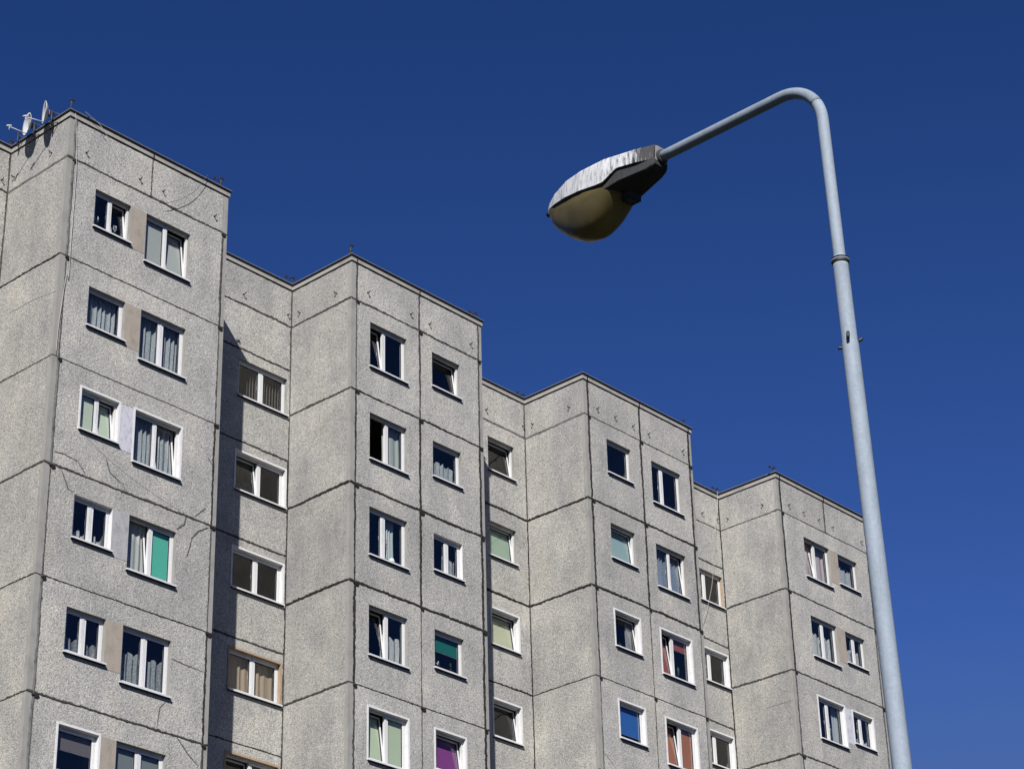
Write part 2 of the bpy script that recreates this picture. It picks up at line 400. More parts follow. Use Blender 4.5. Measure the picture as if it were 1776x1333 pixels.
def window(x, y, z, W, H, spec, name='window'):
    """x,y,z: lower outer corner of the opening in building coordinates"""
    mull = spec.get('mull'); tilt = spec.get('tilt', '')
    wo_ = frame_mesh(W, H, mull).build(name, bld, spec.get('label'))
    wo_.location = (x, y, z)
    fw_ = 0.05
    cells = [('S', fw_, W - fw_)] if not mull else [('L', fw_, W * mull - .035), ('R', W * mull + .035, W - fw_)]
    sw = 0.048
    for key, a, b in cells:
        a += .004; b -= .004; h = H - 2 * fw_ - .008; ww = b - a
        mb = MB(); p = M['pvc']; y0, y1 = -.03, .03
        mb.box(0, ww, y0, y1, 0, sw, p); mb.box(0, ww, y0, y1, h - sw, h, p); mb.box(0, sw, y0, y1, sw, h - sw, p); mb.box(ww - sw, ww, y0, y1, sw, h - sw, p)
        g_ = MB()
        gt = 0.006; 
        g_.box(sw, sw + gt, y0 + .008, y1 - .01, sw, h - sw, M['gasket']); g_.box(ww - sw - gt, ww - sw, y0 + .008, y1 - .01, sw, h - sw, M['gasket'])
        g_.box(sw + gt, ww - sw - gt, y0 + .008, y1 - .01, sw, sw + gt, M['gasket']); g_.box(sw + gt, ww - sw - gt, y0 + .008, y1 - .01, h - sw - gt, h - sw, M['gasket'])
        for vv, ff in ((g_, 0),):
            i0 = len(mb.v); mb.v += vv.v; mb.f += [tuple(i0 + q for q in f) for f in vv.f]; mm = mb.mi(M['gasket']); mb.m += [mm] * len(vv.f); mb.t += vv.t; mb.sm += vv.sm
        s_ = mb.build('sash', wo_); s_.location = (a, 0.138, fw_ + .004)
        pm = MB(); pm.face([(sw, 0, sw), (ww - sw, 0, sw), (ww - sw, 0, h - sw), (sw, 0, h - sw)], M['glass'])
        pn = pm.build('pane', wo_); pn.location = s_.location
        if key in tilt:
            ang = R(spec.get('ang', 7.5))
            for o in (s_, pn): o.rotation_euler = (-ang, 0, 0)
        if key == spec.get('open'):
            for o in (s_, pn): o.rotation_euler = (0, 0, R(72))
        if mull or key == 'S':
            hx = (ww - sw * .5) if key == 'L' else sw * .5
            hm = MB(); hm.box(hx - .008, hx + .008, .03, .055, h * .46, h * .46 + .11, p); ho = hm.build('handle', wo_); ho.location = s_.location; ho.rotation_euler = s_.rotation_euler
        for c in spec.get('c', ()):
            if c[0] == 'blind' and (c[1] == key or c[1] == 'A'):
                bm_ = MB(); zb_ = sw - .004 + (h - 2 * sw + .008) * (1 - c[3]); fl_ = cloth(c[2])
                bm_.box(sw - .010, ww - sw + .010, .031, .035, zb_, h - sw + .01, fl_); bm_.box(sw - .006, ww - sw + .006, .036, .046, zb_ - .008, zb_ + .008, M['pvc'])
                b_o = bm_.build('blind', wo_, c[4] if len(c) > 4 else None); b_o.location = s_.location; b_o.rotation_euler = s_.rotation_euler
    # outside sill
    sb = MB(); sb.box(-.035, W + .035, -.055, .098, -.030, -.004, M['sill']); sb.box(-.035, W + .035, -.078, -.055, -.046, -.006, M['sill']); sb.box(-.03, W + .03, -.054, -.001, -.058, -.0305, M['bitumen_and_shade'])  # last box: black strip painting in the shade below the sill
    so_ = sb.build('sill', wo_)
    if spec.get('sur'):
        m = M['rev_' + spec['sur']]; e = .055; s2 = MB()
        s2.box(-e, 0, -.012, .004, -.03, H + e, m); s2.box(W, W + e, -.012, .004, -.03, H + e, m); s2.box(0, W, -.012, .004, H, H + e, m)
        s2.build('window_surround', wo_)
    for c in spec.get('c', ()):
        k = c[0]; a, b = fw_, W - fw_
        if mull and c[1] == 'L': b = W * mull
        if mull and c[1] == 'R': a = W * mull
        if k == 'lace':       # ('lace', cell, colour, height fraction, sheer)
            fr_ = c[3]; o = curtain_mb(a, b, .03, H * fr_ if fr_ < 1 else H + .1, .27, .030, cloth(c[2], c[4], .10), 0.10 if fr_ < 1 else 0, seed=hash((x, z)) & 999, wave=6.5).build('curtain', wo_)
        elif k == 'cloth':
            o = curtain_mb(a, b, .03, H + .1, .26, .014, cloth(c[2]), 0, seed=hash((x, z, 1)) & 999, wave=5).build('curtain', wo_, c[3] if len(c) > 3 else None)
        elif k == 'drape':    # ('drape', cell, colour, f0, f1)
            o = curtain_mb(a + (b - a) * c[3], a + (b - a) * c[4], .03, H + .05, .27, .02, cloth(c[2], .1), 0, seed=hash((x, z, 2)) & 999).build('curtain', wo_)
        elif k == 'slats':
            s3 = MB(); n = int((b - a) / .10)
            for q in range(n):
                xx = a + (q + .5) * (b - a) / n; mt = Matrix.Translation((xx, .26, 0)) @ Matrix.Rotation(R(65), 4, 'Z')
                s3.box(-.045, .045, -.002, .002, .03, H, cloth(c[2]), mt)
            s3.build('blind', wo_)
    # the room behind the glass
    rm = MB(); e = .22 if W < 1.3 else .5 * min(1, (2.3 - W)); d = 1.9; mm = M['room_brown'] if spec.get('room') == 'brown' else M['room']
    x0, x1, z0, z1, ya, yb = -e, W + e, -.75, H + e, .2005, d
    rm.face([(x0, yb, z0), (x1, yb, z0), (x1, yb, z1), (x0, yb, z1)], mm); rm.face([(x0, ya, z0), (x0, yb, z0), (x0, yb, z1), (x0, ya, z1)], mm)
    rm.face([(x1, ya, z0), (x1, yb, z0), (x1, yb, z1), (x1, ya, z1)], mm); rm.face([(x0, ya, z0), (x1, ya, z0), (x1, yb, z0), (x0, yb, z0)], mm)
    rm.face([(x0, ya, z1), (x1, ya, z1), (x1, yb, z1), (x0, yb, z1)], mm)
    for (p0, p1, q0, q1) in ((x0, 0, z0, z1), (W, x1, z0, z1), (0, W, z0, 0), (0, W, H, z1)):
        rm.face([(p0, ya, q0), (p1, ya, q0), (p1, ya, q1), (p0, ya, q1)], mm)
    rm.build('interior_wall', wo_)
    return wo_

# colours
LB = (0.50, 0.53, 0.55); WH = (0.66, 0.66, 0.66); GRN = (0.60, 0.66, 0.52); GY = (0.48, 0.49, 0.46)
TEAL = (0.13, 0.56, 0.41); PUR = (0.24, 0.06, 0.22); RED = (0.33, 0.10, 0.08); OR = (0.42, 0.17, 0.09); BRN = (0.42, 0.32, 0.24); BLU = (0.04, 0.14, 0.42); DG = (0.02, 0.16, 0.13)
GEN = [dict(mull=.5, c=[('lace', 'A', LB, 1, .3)]), dict(mull=.5), dict(mull=.5, tilt='R', c=[('lace', 'A', WH, .5, .4)])]
SP = {
 ('B', 1, 1, 'L'): dict(mull=.5, tilt='R'),
 ('B', 1, 1, 'R'): dict(mull=.5, tilt='R', c=[('blind', 'L', GY, .97, 'pale grey blind'), ('blind', 'R', GY, .97, 'pale grey blind')]),
 ('B', 1, 2, 'L'): dict(c=[('lace', 'A', LB, 1, .25)]),
 ('B', 1, 2, 'R'): dict(mull=.5, c=[('lace', 'A', LB, 1, .3)]),
 ('B', 1, 3, 'L'): dict(mull=.5, tilt='R', sur='white', c=[('blind', 'L', GRN, .97, 'pale green blind'), ('blind', 'R', GRN, .97, 'pale green blind')]),
 ('B', 1, 3, 'R'): dict(mull=.5, tilt='R', sur='white', c=[('lace', 'A', LB, 1, .3)]),
 ('B', 1, 4, 'L'): dict(mull=.5, rev='white', c=[('lace', 'A', WH, .32, .35)]),
 ('B', 1, 4, 'R'): dict(mull=.5, tilt='L', rev='grey', c=[('cloth', 'L', GY), ('blind', 'R', TEAL, .97, 'bright teal green blind')]),
 ('B', 1, 5, 'L'): dict(mull=.5, c=[('lace', 'A', LB, .45, .6)]),
 ('B', 1, 5, 'R'): dict(mull=.5, c=[('lace', 'A', LB, .66, .5)]),
 ('B', 1, 6, 'L'): dict(sur='white', c=[('blind', 'A', (.16, .14, .14), .45, 'half lowered brown grey blind')]),
 ('B', 1, 6, 'R'): dict(mull=.5, c=[('blind', 'L', (.22, .24, .24), .97), ('blind', 'R', (.22, .24, .24), .97)]),
 ('B', 2, 1, 'L'): dict(mull=.42, tilt='L', ang=8),
 ('B', 2, 1, 'R'): dict(tilt='S', ang=8),
 ('B', 2, 2, 'L'): dict(mull=.5, open='L', c=[('cloth', 'R', (.42, .45, .42))]),
 ('B', 2, 2, 'R'): dict(c=[('lace', 'A', LB, .62, .35)]),
 ('B', 2, 3, 'L'): dict(mull=.42, c=[('drape', 'R', (.50, .56, .55), .15, .75)]),
 ('B', 2, 3, 'R'): dict(mull=.52, sur=None, rev='white', c=[('lace', 'R', LB, .6, .4)]),
 ('B', 2, 4, 'L'): dict(mull=.5, tilt='L', c=[('lace', 'R', WH, .62, .35)]),
 ('B', 2, 4, 'R'): dict(c=[('blind', 'A', DG, .48, 'half lowered dark green blind')]),
 ('B', 2, 5, 'L'): dict(mull=.5, tilt='L', sur='white', c=[('blind', 'L', (.56, .63, .44), .97, 'pale yellow green blind'), ('blind', 'R', (.56, .63, .44), .97, 'pale yellow green blind')]),
 ('B', 2, 5, 'R'): dict(tilt='S', sur='white', c=[('blind', 'A', PUR, .97, 'purple blind')]),
 ('R', 2, 1, 'S'): dict(mull=.5, room='brown', rev='grey', c=[('slats', 'L', (.25, .22, .2)), ('slats', 'R', (.25, .22, .2))]),
 ('R', 2, 2, 'S'): dict(mull=.5, tilt='L', room='brown', sur='white'),
 ('R', 2, 3, 'S'): dict(mull=.5, room='brown', sur='white'),
 ('R', 2, 4, 'S'): dict(mull=.5, room='brown', sur='tan', c=[('cloth', 'A', BRN, 'creased brown cloth')]),
 ('R', 2, 5, 'S'): dict(mull=.5, room='brown', sur='tan', tilt='L'),
 ('R', 3, 1, 'S'): dict(tilt='S', room='brown', ang=8),
 ('R', 3, 2, 'S'): dict(tilt='S', ang=6, c=[('blind', 'A', (.36, .46, .35), .97, 'green blind')]),
 ('R', 3, 3, 'S'): dict(tilt='S', sur='white', c=[('blind', 'A', (.55, .55, .38), .97, 'pale yellow blind')]),
 ('R', 3, 4, 'S'): dict(tilt='S', room='brown', sur='white'),
 ('B', 3, 1, 'L'): dict(),
 ('B', 3, 1, 'R'): dict(mull=.40),
 ('B', 3, 2, 'L'): dict(tilt='S', ang=6, c=[('blind', 'A', (.34, .46, .46), .97, 'pale teal blind')]),
 ('B', 3, 2, 'R'): dict(mull=.5, tilt='R', ang=6, c=[('lace', 'A', (.30, .36, .46), 1, .35)]),
 ('B', 3, 3, 'L'): dict(tilt='S', sur='white', c=[('drape', 'A', (.25, .25, .27), .65, .95)]),
 ('B', 3, 3, 'R'): dict(mull=.42, tilt='L', sur='white', c=[('blind', 'L', RED, .97, 'dark red blind'), ('blind', 'R', RED, .25, 'dark red blind')]),
 ('B', 3, 4, 'L'): dict(sur='white', c=[('blind', 'A', BLU, .86, 'bright blue blind')]),
 ('B', 3, 4, 'R'): dict(mull=.5, tilt='L', sur='white', c=[('blind', 'L', OR, .97, 'rust orange blind'), ('blind', 'R', OR, .97, 'rust orange blind')]),
 ('R', 4, 1, 'S'): dict(mull=.5, room='brown', rev='tan'),
 ('R', 4, 2, 'S'): dict(mull=.5, room='brown', sur='white'),
 ('R', 4, 3, 'S'): dict(mull=.5, room='brown', sur='white'),
 ('B', 4, 1, 'L'): dict(mull=.45, tilt='L', ang=8, c=[('cloth', 'A', (.50, .42, .42))]),
 ('B', 4, 1, 'R'): dict(c=[('lace', 'A', LB, .75, .35)]),
 ('B', 4, 2, 'L'): dict(mull=.5, c=[('lace', 'A', WH, .7, .35)]),
 ('B', 4, 2, 'R'): dict(mull=.5, c=[('lace', 'A', WH, .6, .45)]),
 ('B', 4, 3, 'L'): dict(mull=.40, sur='white', c=[('drape', 'R', (.4, .42, .44), .55, 1)]),
 ('B', 4, 3, 'R'): dict(mull=.45, sur='white', c=[('lace', 'R', WH, .35, .4)]),
}
# (left edge, width, top drop, height) per column
COL = {('B', 1, 'L'): (.93, 1.13, .54, 1.08), ('B', 1, 'R'): (2.56, 1.44, .53, 1.39),
       ('B', 2, 'L'): (.72, 1.42, .49, 1.38), ('B', 2, 'R'): (3.16, 1.13, .48, 1.08),
       ('B', 3, 'L'): (1.00, 1.14, .51, 1.12), ('B', 3, 'R'): (3.13, 1.44, .51, 1.40),
       ('B', 4, 'L'): (1.32, 1.44, .56, 1.40), ('B', 4, 'R'): (3.24, 1.13, .58, 1.09),
       ('R', 1, 'S'): (-1.72, 1.17, .52, 1.11), ('R', 2, 'S'): (-1.89, 1.76, 1.71, 1.12), ('R', 3, 'S'): (-1.72, 1.17, .52, 1.11), ('R', 4, 'S'): (-1.89, 1.76, 1.74, 1.10)}
NROW = {1: 7, 2: 6, 3: 5, 4: 5}
PIER = {(1, 1): 'tan', (1, 2): 'tan', (1, 3): 'white', (1, 4): 'grey', (1, 5): 'tan', (1, 6): 'tan', (1, 7): 'tan', (4, 1): 'tan', (4, 2): 'tan', (4, 3): 'white', (4, 4): 'tan', (4, 5): 'tan'}
opens = {}
WIN = {}
for (k, b, c), (s0, W, drop, H) in COL.items():
    for r_ in range(1, NROW[b] + 1):
        sp_ = SP.get((k, b, r_, c), GEN[(r_ + b + len(c)) % 3])
        x0 = (b - 1) * PER + s0; zt = jl(r_ - 1) - drop; yy = DEP if k == 'R' else 0.0
        rv = sp_.get('rev') or sp_.get('sur') or 'grey'
        opens.setdefault((k, b), []).append((x0, x0 + W, zt - H, zt, M['rev_' + rv]))
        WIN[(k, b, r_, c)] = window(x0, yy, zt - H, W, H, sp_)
for (b, r_), c in PIER.items():
    cl = COL[('B', b, 'L')]; cr_ = COL[('B', b, 'R')]
    x0 = (b - 1) * PER + cl[0] + cl[1]; x1 = (b - 1) * PER + cr_[0]; e = .055 if SP.get(('B', b, r_, 'L'), {}).get('sur') else 0
    e2 = .055 if SP.get(('B', b, r_, 'R'), {}).get('sur') else 0
    zt = jl(r_ - 1) - cl[2]; q = MB(); q.box(x0 + e + (.002), x1 - e2 - .002, -.005, .005, zt - 1.20, zt, M['pier_' + c])
    q.build('pier_panel', bld, {'tan': 'smooth tan painted panel between two windows', 'white': 'white painted panel between two windows', 'grey': 'pale grey painted panel between two windows'}[c])

# --- walls -------------------------------------------------------------------
HS_F = {0: 'mttttm', 1: 'mtfmtm', 2: 'mdDDtt', 3: 'tDDtt', 4: 'tmmmt'}
HS_S = {0: 'gttmtt', 1: 'gdtmtt', 2: 'mmDDmt', 3: 'gDDtt', 4: 'tmmmt'}
HS_R = {1: 'mttttt', 2: 'mmmmmt', 3: 'gDDdt', 4: 'tmmmt'}
lvF = levels(); lvM = levels(True)
for b in range(0, 5):
    x0 = (b - 1) * PER
    ft = M['agg']
    full = [0, LST, WF - RST, WF]
    if b in (2, 3): fc = [0, LST, 2.66, WF - RST, WF]
    else: fc = (lambda i: [0, LST, 2.66, WF - RST, WF] if i == 0 else [0, LST, WF - RST, WF])
    mats_f = [M['smooth'], ft, ft, M['smooth']]
    wall.mf = lambda i, j, n: M['smooth'] if j in (0, n - 1) else M['agg']
    vs = {}
    vs[1] = {0: 'ttt', 1: 'ggtgtg', 2: 'mtddDmm', 3: 'DDDdtdt', 4: 'DDDmmm'}[b]
    if b == 2: vs[2] = 'mmDDtt'; vs[3] = 'mmDDDDm'
    elif b == 3: vs[2] = 'DDDttt'; vs[3] = 'DDDtttt'
    else: vs[2] = {0: 'ttt', 1: 'tmtdtdm', 4: 'mmm'}[b]
    wall('front', x0, 0, fc, mats_f, [(o[0] - x0, o[1] - x0, *o[2:]) for o in opens.get(('B', b), [])], lvF, HS_F[b], vs)
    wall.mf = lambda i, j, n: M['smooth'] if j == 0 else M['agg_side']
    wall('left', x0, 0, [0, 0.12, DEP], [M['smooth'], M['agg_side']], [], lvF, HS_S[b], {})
    wall.mf = None
    if b < 4: wall('right', x0 + WF, 0, [0, 0.12, DEP], [M['smooth'], M['agg']], [], lvF, 'mttttt', {})
    else: wall('right', x0 + WF, 0, [0, 0.12, 5.5, 11.5], [M['smooth'], M['agg'], M['agg']], [], lvF, 'mttttt', {})
    if b:
        xr = x0 - (PER - WF)                        # recess wall left of this bay
        op = [(o[0] - xr, o[1] - xr, *o[2:]) for o in opens.get(('R', b), [])]
        cutR = {1: [0, PER - WF], 2: [0, .42, PER - WF], 3: [0, PER - WF], 4: [0, PER - WF]}[b]
        vr = {float(round(PER - WF - .015, 4)): {1: 'mmm', 2: 'mmtddmd', 3: 'mmdddtt', 4: 'DDDDDDD'}[b]}
        if b == 2: vr[1] = 'mmddddd'
        wall('front', xr, DEP, cutR, [M['agg']] * (len(cutR) - 1), op, lvM if b in (2, 4) else lvF, HS_R[b], vr)
# blank walls that close the building behind
cl = MB()
XL, XR, YB = -PER, 3 * PER + WF, 11.5
cl.box(XL + .05, XL + .35, DEP + .03, YB - .03, 0, HR - .05, M['agg']); cl.box(XL + .35, XR - .1, YB - .3, YB, 0, HR - .05, M['agg'])
cl.build('rear_wall', bld)
# roof deck and coping swept along the stepped outline
path = []
for b in range(0, 5):
    x0 = (b - 1) * PER
    path += [(x0, DEP), (x0, 0), (x0 + WF, 0), (x0 + WF, DEP)] if b < 4 else [(x0, DEP), (x0, 0), (x0 + WF, 0), (x0 + WF, YB)]
path = [(XL, YB)] + path[1:]
path.append((XL, YB))
path = path[:-1]
def offs(path, d):
    n = len(path); out = []
    for i in range(n):
        p = Vector(path[i]); a = Vector(path[i - 1]); c = Vector(path[(i + 1) % n])
        d1 = (p - a).normalized(); d2 = (c - p).normalized()
        n1 = Vector((d1.y, -d1.x)); n2 = Vector((d2.y, -d2.x))
        o = n1 * d + n2 * d if abs(d1.dot(d2)) < .5 else n1 * d
        out.append(p + o)
    return out
def sweep(mb, prof, m, closed=True):
    rings = [[(*p, z) for p in offs(path, d)] for d, z in prof]
    n = len(path)
    for k in range(len(prof) - 1):
        for i in range(n):
            j = (i + 1) % n
            mb.face([rings[k][i], rings[k][j], rings[k + 1][j], rings[k + 1][i]], m)
fa = MB(); sweep(fa, [(-.03, HR - .20), (-.015, HR - .19), (.032, HR - .185), (.035, HR - .047), (-.03, HR - .047)], M['fascia'])
fao = fa.build('roof_fascia', bld)
fl = MB(); sweep(fl, [(.0, HR - .049), (.062, HR - .053), (.064, HR - .010), (.060, HR - .0102)], M['bitumen_and_shade']); sweep(fl, [(.058, HR - .0105), (.068, HR - .0105), (.068, HR - .002), (-.25, HR + .004)], M['zinc'])
flo = fl.build('roof_flashing', bld)
sg = MB(); fr = facemap
rnd = random.Random(3)
# wavy black strip painting in the shadow under the fascia, and dark seams across it
n = len(path)
for i in range(n):
    p = Vector(path[i]); q = Vector(path[(i + 1) % n]); d = (q - p); ln = d.length; d.normalize(); nn = Vector((d.y, -d.x))
    if abs(p.y) > 6 and abs(q.y) > 6: continue
    k = max(2, int(ln / .12)); prev = None
    for s in range(k + 1):
        c = p + d * ln * s / k; zb = HR - .205 - rnd.uniform(0, .018)
        cur = ((*(c + nn * .012), HR - .184), (*(c + nn * .012), zb))
        if prev: sg.face([prev[1], cur[1], cur[0], prev[0]], M['bitumen_and_shade'])
        prev = cur
for b, xs in ((1, (2.66,)), (2, (.18, 2.66)), (3, (.18, 2.66, WF - .14)), (4, (.18, 2.66))):
    for xx in xs:
        X = (b - 1) * PER + xx; sg.box(X - .022, X + .022, -.042, -.034, HR - .19, HR - .055, M['mastic_dark'] if b > 2 else M['mastic_mid'])
sg.build('roof_edge_seams_and_shade', bld)
rd = MB(); z = HR - .03
for b in range(0, 5):
    x0 = (b - 1) * PER
    rd.face([(x0, 0, z), (x0 + WF, 0, z), (x0 + WF, DEP, z), (x0, DEP, z)], M['roof'])
rd.face([(XL, DEP, z), (XR, DEP, z), (XR, YB, z), (XL, YB, z)], M['roof'])
rd.build('roof', bld)

# --- cracks, vents, small iron ----------------------------------------------
camloc = Vector((0, 0, 1.6)); c1 = Vector(C1)
ZZ = {0: (0, 150), 1: (0, 440), 2: (0, 740), 3: (0, 1003), 5: (380, 400), 6: (380, 700), 7: (380, 1003), 8: (800, 620), 9: (800, 850), 10: (800, 1003), 11: (1160, 780), 12: (1180, 1003)}
def ray(px, py): return fw + rt * ((px - 888) / F) - up * ((py - 666.5) / F)
def onwall(zk, x, y, kind='F', b=1, off=0.0):
    """where a measured point of the wall lies, in building coordinates"""
    d = ray(ZZ[zk][0] + x / 4.036, ZZ[zk][1] + y / 4.036)
    n, o = (V, c1 + V * ((DEP if kind == 'R' else 0) + off)) if kind in 'FR' else (U, c1 + U * ((b - 1) * PER + off))
    t = (o - camloc).dot(n) / d.dot(n); P = camloc + d * t - c1
    return Vector((P.dot(U), P.dot(V), P.z))
def crack(pts, wd, kind='F', b=1, m='mastic_mid', parent=None):
    P = [onwall(*p, kind, b) for p in pts]; mb = MB(); fm = facemap('front' if kind in 'FR' else 'left', 0, DEP if kind == 'R' else 0) if kind in 'FR' else facemap('left', (b - 1) * PER, 0)
    for i, (p, q) in enumerate(zip(P, P[1:])):
        A = (p.x, p.z) if kind in 'FR' else (p.y, p.z); B = (q.x, q.z) if kind in 'FR' else (q.y, q.z)
        ribbon(mb, fm, kind == 'S', A, B, wd * (2.1 if wd > .018 else 1.6), M['crack'], .6, .004, i)
    mb.build('filled_crack', bld)
for pts, wd, m in [
    ([(2, 375, 170), (2, 450, 190), (2, 545, 240), (2, 595, 330)], .022, 'mastic_mid'), ([(2, 430, 300), (2, 460, 380), (2, 480, 440), (2, 515, 455)], .022, 'mastic_mid'),
    ([(2, 745, 230), (2, 770, 320), (2, 860, 400), (2, 875, 440)], .022, 'mastic_mid'), ([(2, 600, 70), (2, 760, 230), (2, 1000, 420), (2, 1260, 590)], .010, 'mastic_mid'),
    ([(2, 1070, 320), (2, 1105, 375)], .016, 'mastic_mid'), ([(2, 1455, 215), (2, 1500, 285)], .02, 'mastic_mid'), ([(2, 1365, 625), (2, 1440, 572)], .024, 'mastic_mid'),
    ([(2, 1300, 630), (2, 1295, 680), (2, 1240, 720)], .03, 'mastic_mid'), ([(2, 1460, 705), (2, 1390, 730), (2, 1340, 790), (2, 1310, 910)], .03, 'mastic_mid'),
    ([(3, 1200, 560), (3, 1290, 600), (3, 1425, 650)], .022, 'mastic_mid'), ([(3, 1165, 860), (3, 1120, 900), (3, 1100, 1045)], .02, 'mastic_mid'),
    ([(3, 1240, 1110), (3, 1310, 1220), (3, 1390, 1310)], .022, 'mastic_mid'), ([(10, 995, 1210), (10, 1080, 1320)], .016, 'mastic_mid'),
    ([(0, 760, 380), (0, 800, 470), (0, 850, 560)], .008, 'mastic_mid')]:
    crack(pts, wd, 'F', 1, m)
crack([(12, 600, 905), (12, 690, 880), (12, 790, 850)], .014, 'S', 4)
crack([(1, 60, 420), (1, 220, 330), (1, 390, 262)], .014, 'S', 1, 'mastic_light')

def vent(P, ax):
    """short bent vent pipe; ax = outward direction in building coordinates"""
    mb = MB(); a = Vector(ax); e = Vector((0, 0, 1)); s = a.cross(e); rv = random.Random(round(P.x * 91 + P.y * 37)); e = (e + s * rv.uniform(-.5, .5)).normalized() * rv.uniform(.7, 1.1)
    mb.tube([P - a * .01, P + a * .045, P + a * .075 + e * .008, P + a * .10 + e * .035], [.013, .013, .013, .013], M['black'], 8)
    mb.tube([P + a * .04, P + a * .06 - e * .02, P + a * .07 - e * .05], .010, M['black'], 6)
    mb.tube([P - a * .004, P + a * .006], .028, M['mastic_mid'], 10)
    mb.build('vent_pipe', bld)
for k, b, pts in (('S', 1, [(0, 362, 465), (0, 100, 635)]), ('R', 1, [(0, 10, 655)]), ('F', 1, [(0, 603, 465), (0, 978, 650), (0, 1140, 735), (0, 1500, 910)]),
                  ('R', 2, [(5, 170, 445), (5, 480, 590)]), ('S', 2, [(5, 567, 575), (5, 822, 440)]), ('F', 2, [(5, 1040, 435), (5, 1340, 585), (5, 1470, 655), (5, 1757, 795)]),
                  ('R', 3, [(8, 170, 365), (8, 428, 480)]), ('S', 3, [(8, 503, 468), (8, 758, 350)]), ('F', 3, [(8, 948, 358), (8, 1073, 418), (8, 1197, 482), (8, 1307, 535), (8, 1545, 655)]),
                  ('R', 4, [(11, 228, 443), (11, 335, 487)]), ('S', 4, [(11, 415, 483), (11, 658, 387)]), ('F', 4, [(11, 835, 387), (11, 938, 437), (11, 1043, 490), (11, 1140, 542), (11, 1343, 643)])):
    for p in pts: vent(onwall(*p, k, b), (-1, 0, 0) if k == 'S' else (0, -1, 0))

def rod(x, y, h=.26, kind=0):
    mb = MB(); z = HR
    mb.box(x - .035, x + .035, y - .035, y + .035, z - .02, z + .07, M['rust']); mb.tube([(x, y, z + .07), (x, y, z + h)], .018, M['rust'], 8)
    mb.tube([(x - .07, y - .02, z + h - .03), (x + .07, y + .02, z + h + .01)], .022, M['black'], 6); mb.box(x + .05, x + .11, y - .02, y + .03, z + h - .01, z + h + .045, M['black'])
    if kind: mb.tube([(x, y, z + h * .6), (x - .22, y - .02, z + h * .6 + .04)], .008, M['black'], 5); mb.box(x - .27, x - .2, y - .05, y + .01, z + h * .6, z + h * .6 + .06, M['black'])
    mb.build('lightning_rod', bld)
rod(.07, .10, .40); rod(WF - .22, .08, .34, 1); rod(PER + .04, .10, .36); rod(PER - .03, DEP + .02, .26, 1); rod(PER + WF - .18, .08, .22, 1)
rod(2 * PER - .05, DEP + .05, .16, 1); rod(3 * PER + .05, .1, .22, 1); rod(3 * PER - .05, DEP + .02, .2, 1); rod(2 * PER + WF - .25, .08, .22); rod(-.05, DEP + .03, .2)
tw = MB(); x3 = 2 * PER; tw.tube([(x3 + .02, .06, HR), (x3 + .02, .06, HR + .24)], .006, M['black'], 5); tw.build('lightning_rod', bld)
# conductor wire along the roof edge
cw = MB()
for (a, b_) in (((.07, .10, HR + .14), (WF - .22, .08, HR + .10)), ((PER + .04, .1, HR + .13), (PER + WF - .18, .08, HR + .1)), ((PER + .04, .1, HR + .14), (PER - .03, DEP, HR + .12)), ((3 * PER + .05, .1, HR + .1), (3 * PER + WF - .1, .08, HR + .06))):
    a = Vector(a); b_ = Vector(b_); cw.tube([a.lerp(b_, t / 12) - Vector((0, 0, .10 * math.sin(math.pi * t / 12))) for t in range(13)], .004, M['wire_dark'], 5)
cw.build('lightning_wire', bld)

# ------------------------------------------------------------------ cables
def w2(p): return c1 + U * p[0] + V * p[1] + Vector((0, 0, p[2]))
def cable(pts, rad, m, label, off=-.035, extra=None):
    P = [w2(onwall(*p, 'F', 1, off)) for p in pts]
    if extra: P = extra + P
    # smooth the run
    out = []
    for i in range(len(P) - 1):
        a = P[max(i - 1, 0)]; b = P[i]; c = P[i + 1]; d = P[min(i + 2, len(P) - 1)]
        for s in range(6):
            t = s / 6; out.append(.5 * ((2 * b) + (c - a) * t + (2 * a - 5 * b + 4 * c - d) * t * t + (3 * b - a - 3 * c + d) * t ** 3))
    out.append(P[-1]); mb = MB(); mb.tube(out, rad, m, 6); o = mb.build('cable'); tagp(o, label, 'cable', 'loose cables on the facade')
    return o
cable([(0, 528, 178), (0, 533, 260), (0, 537, 500), (0, 527, 700), (0, 512, 900), (0, 495, 1120), (0, 480, 1330), (1, 468, 130), (1, 440, 300), (1, 412, 480), (1, 392, 690)], .0065, M['wire'],
      'pale cable hanging straight down the front beside the nearest corner', -.045)
cable([(0, 600, 180), (0, 640, 215), (0, 700, 268), (0, 725, 310), (0, 760, 362)], .007, M['wire'], 'short pale cable draped over the roof edge of the nearest bay', -.105)
cable([(0, 1455, 618), (0, 1430, 650), (0, 1400, 692), (0, 1340, 752), (0, 1250, 795), (0, 1150, 818)], .0055, M['wire_dark'], 'thin dark cable looping below the roof edge at the right of the nearest bay', -.11)
def cable_r(pts, rad, m, label, b):
    P = [w2(onwall(*p, 'R', b, -.08)) for p in pts]; mb = MB(); mb.tube(P, rad, m, 6); o = mb.build('cable'); tagp(o, label, 'cable', 'loose cables on the facade')
cable_r([(11, 340, 290), (11, 342, 420), (11, 325, 620), (11, 315, 820), (11, 300, 960), (11, 270, 1110), (11, 240, 1200)], .0055, M['wire'], 'thin pale cable crossing the window in the recess beside the farthest bay', 4)

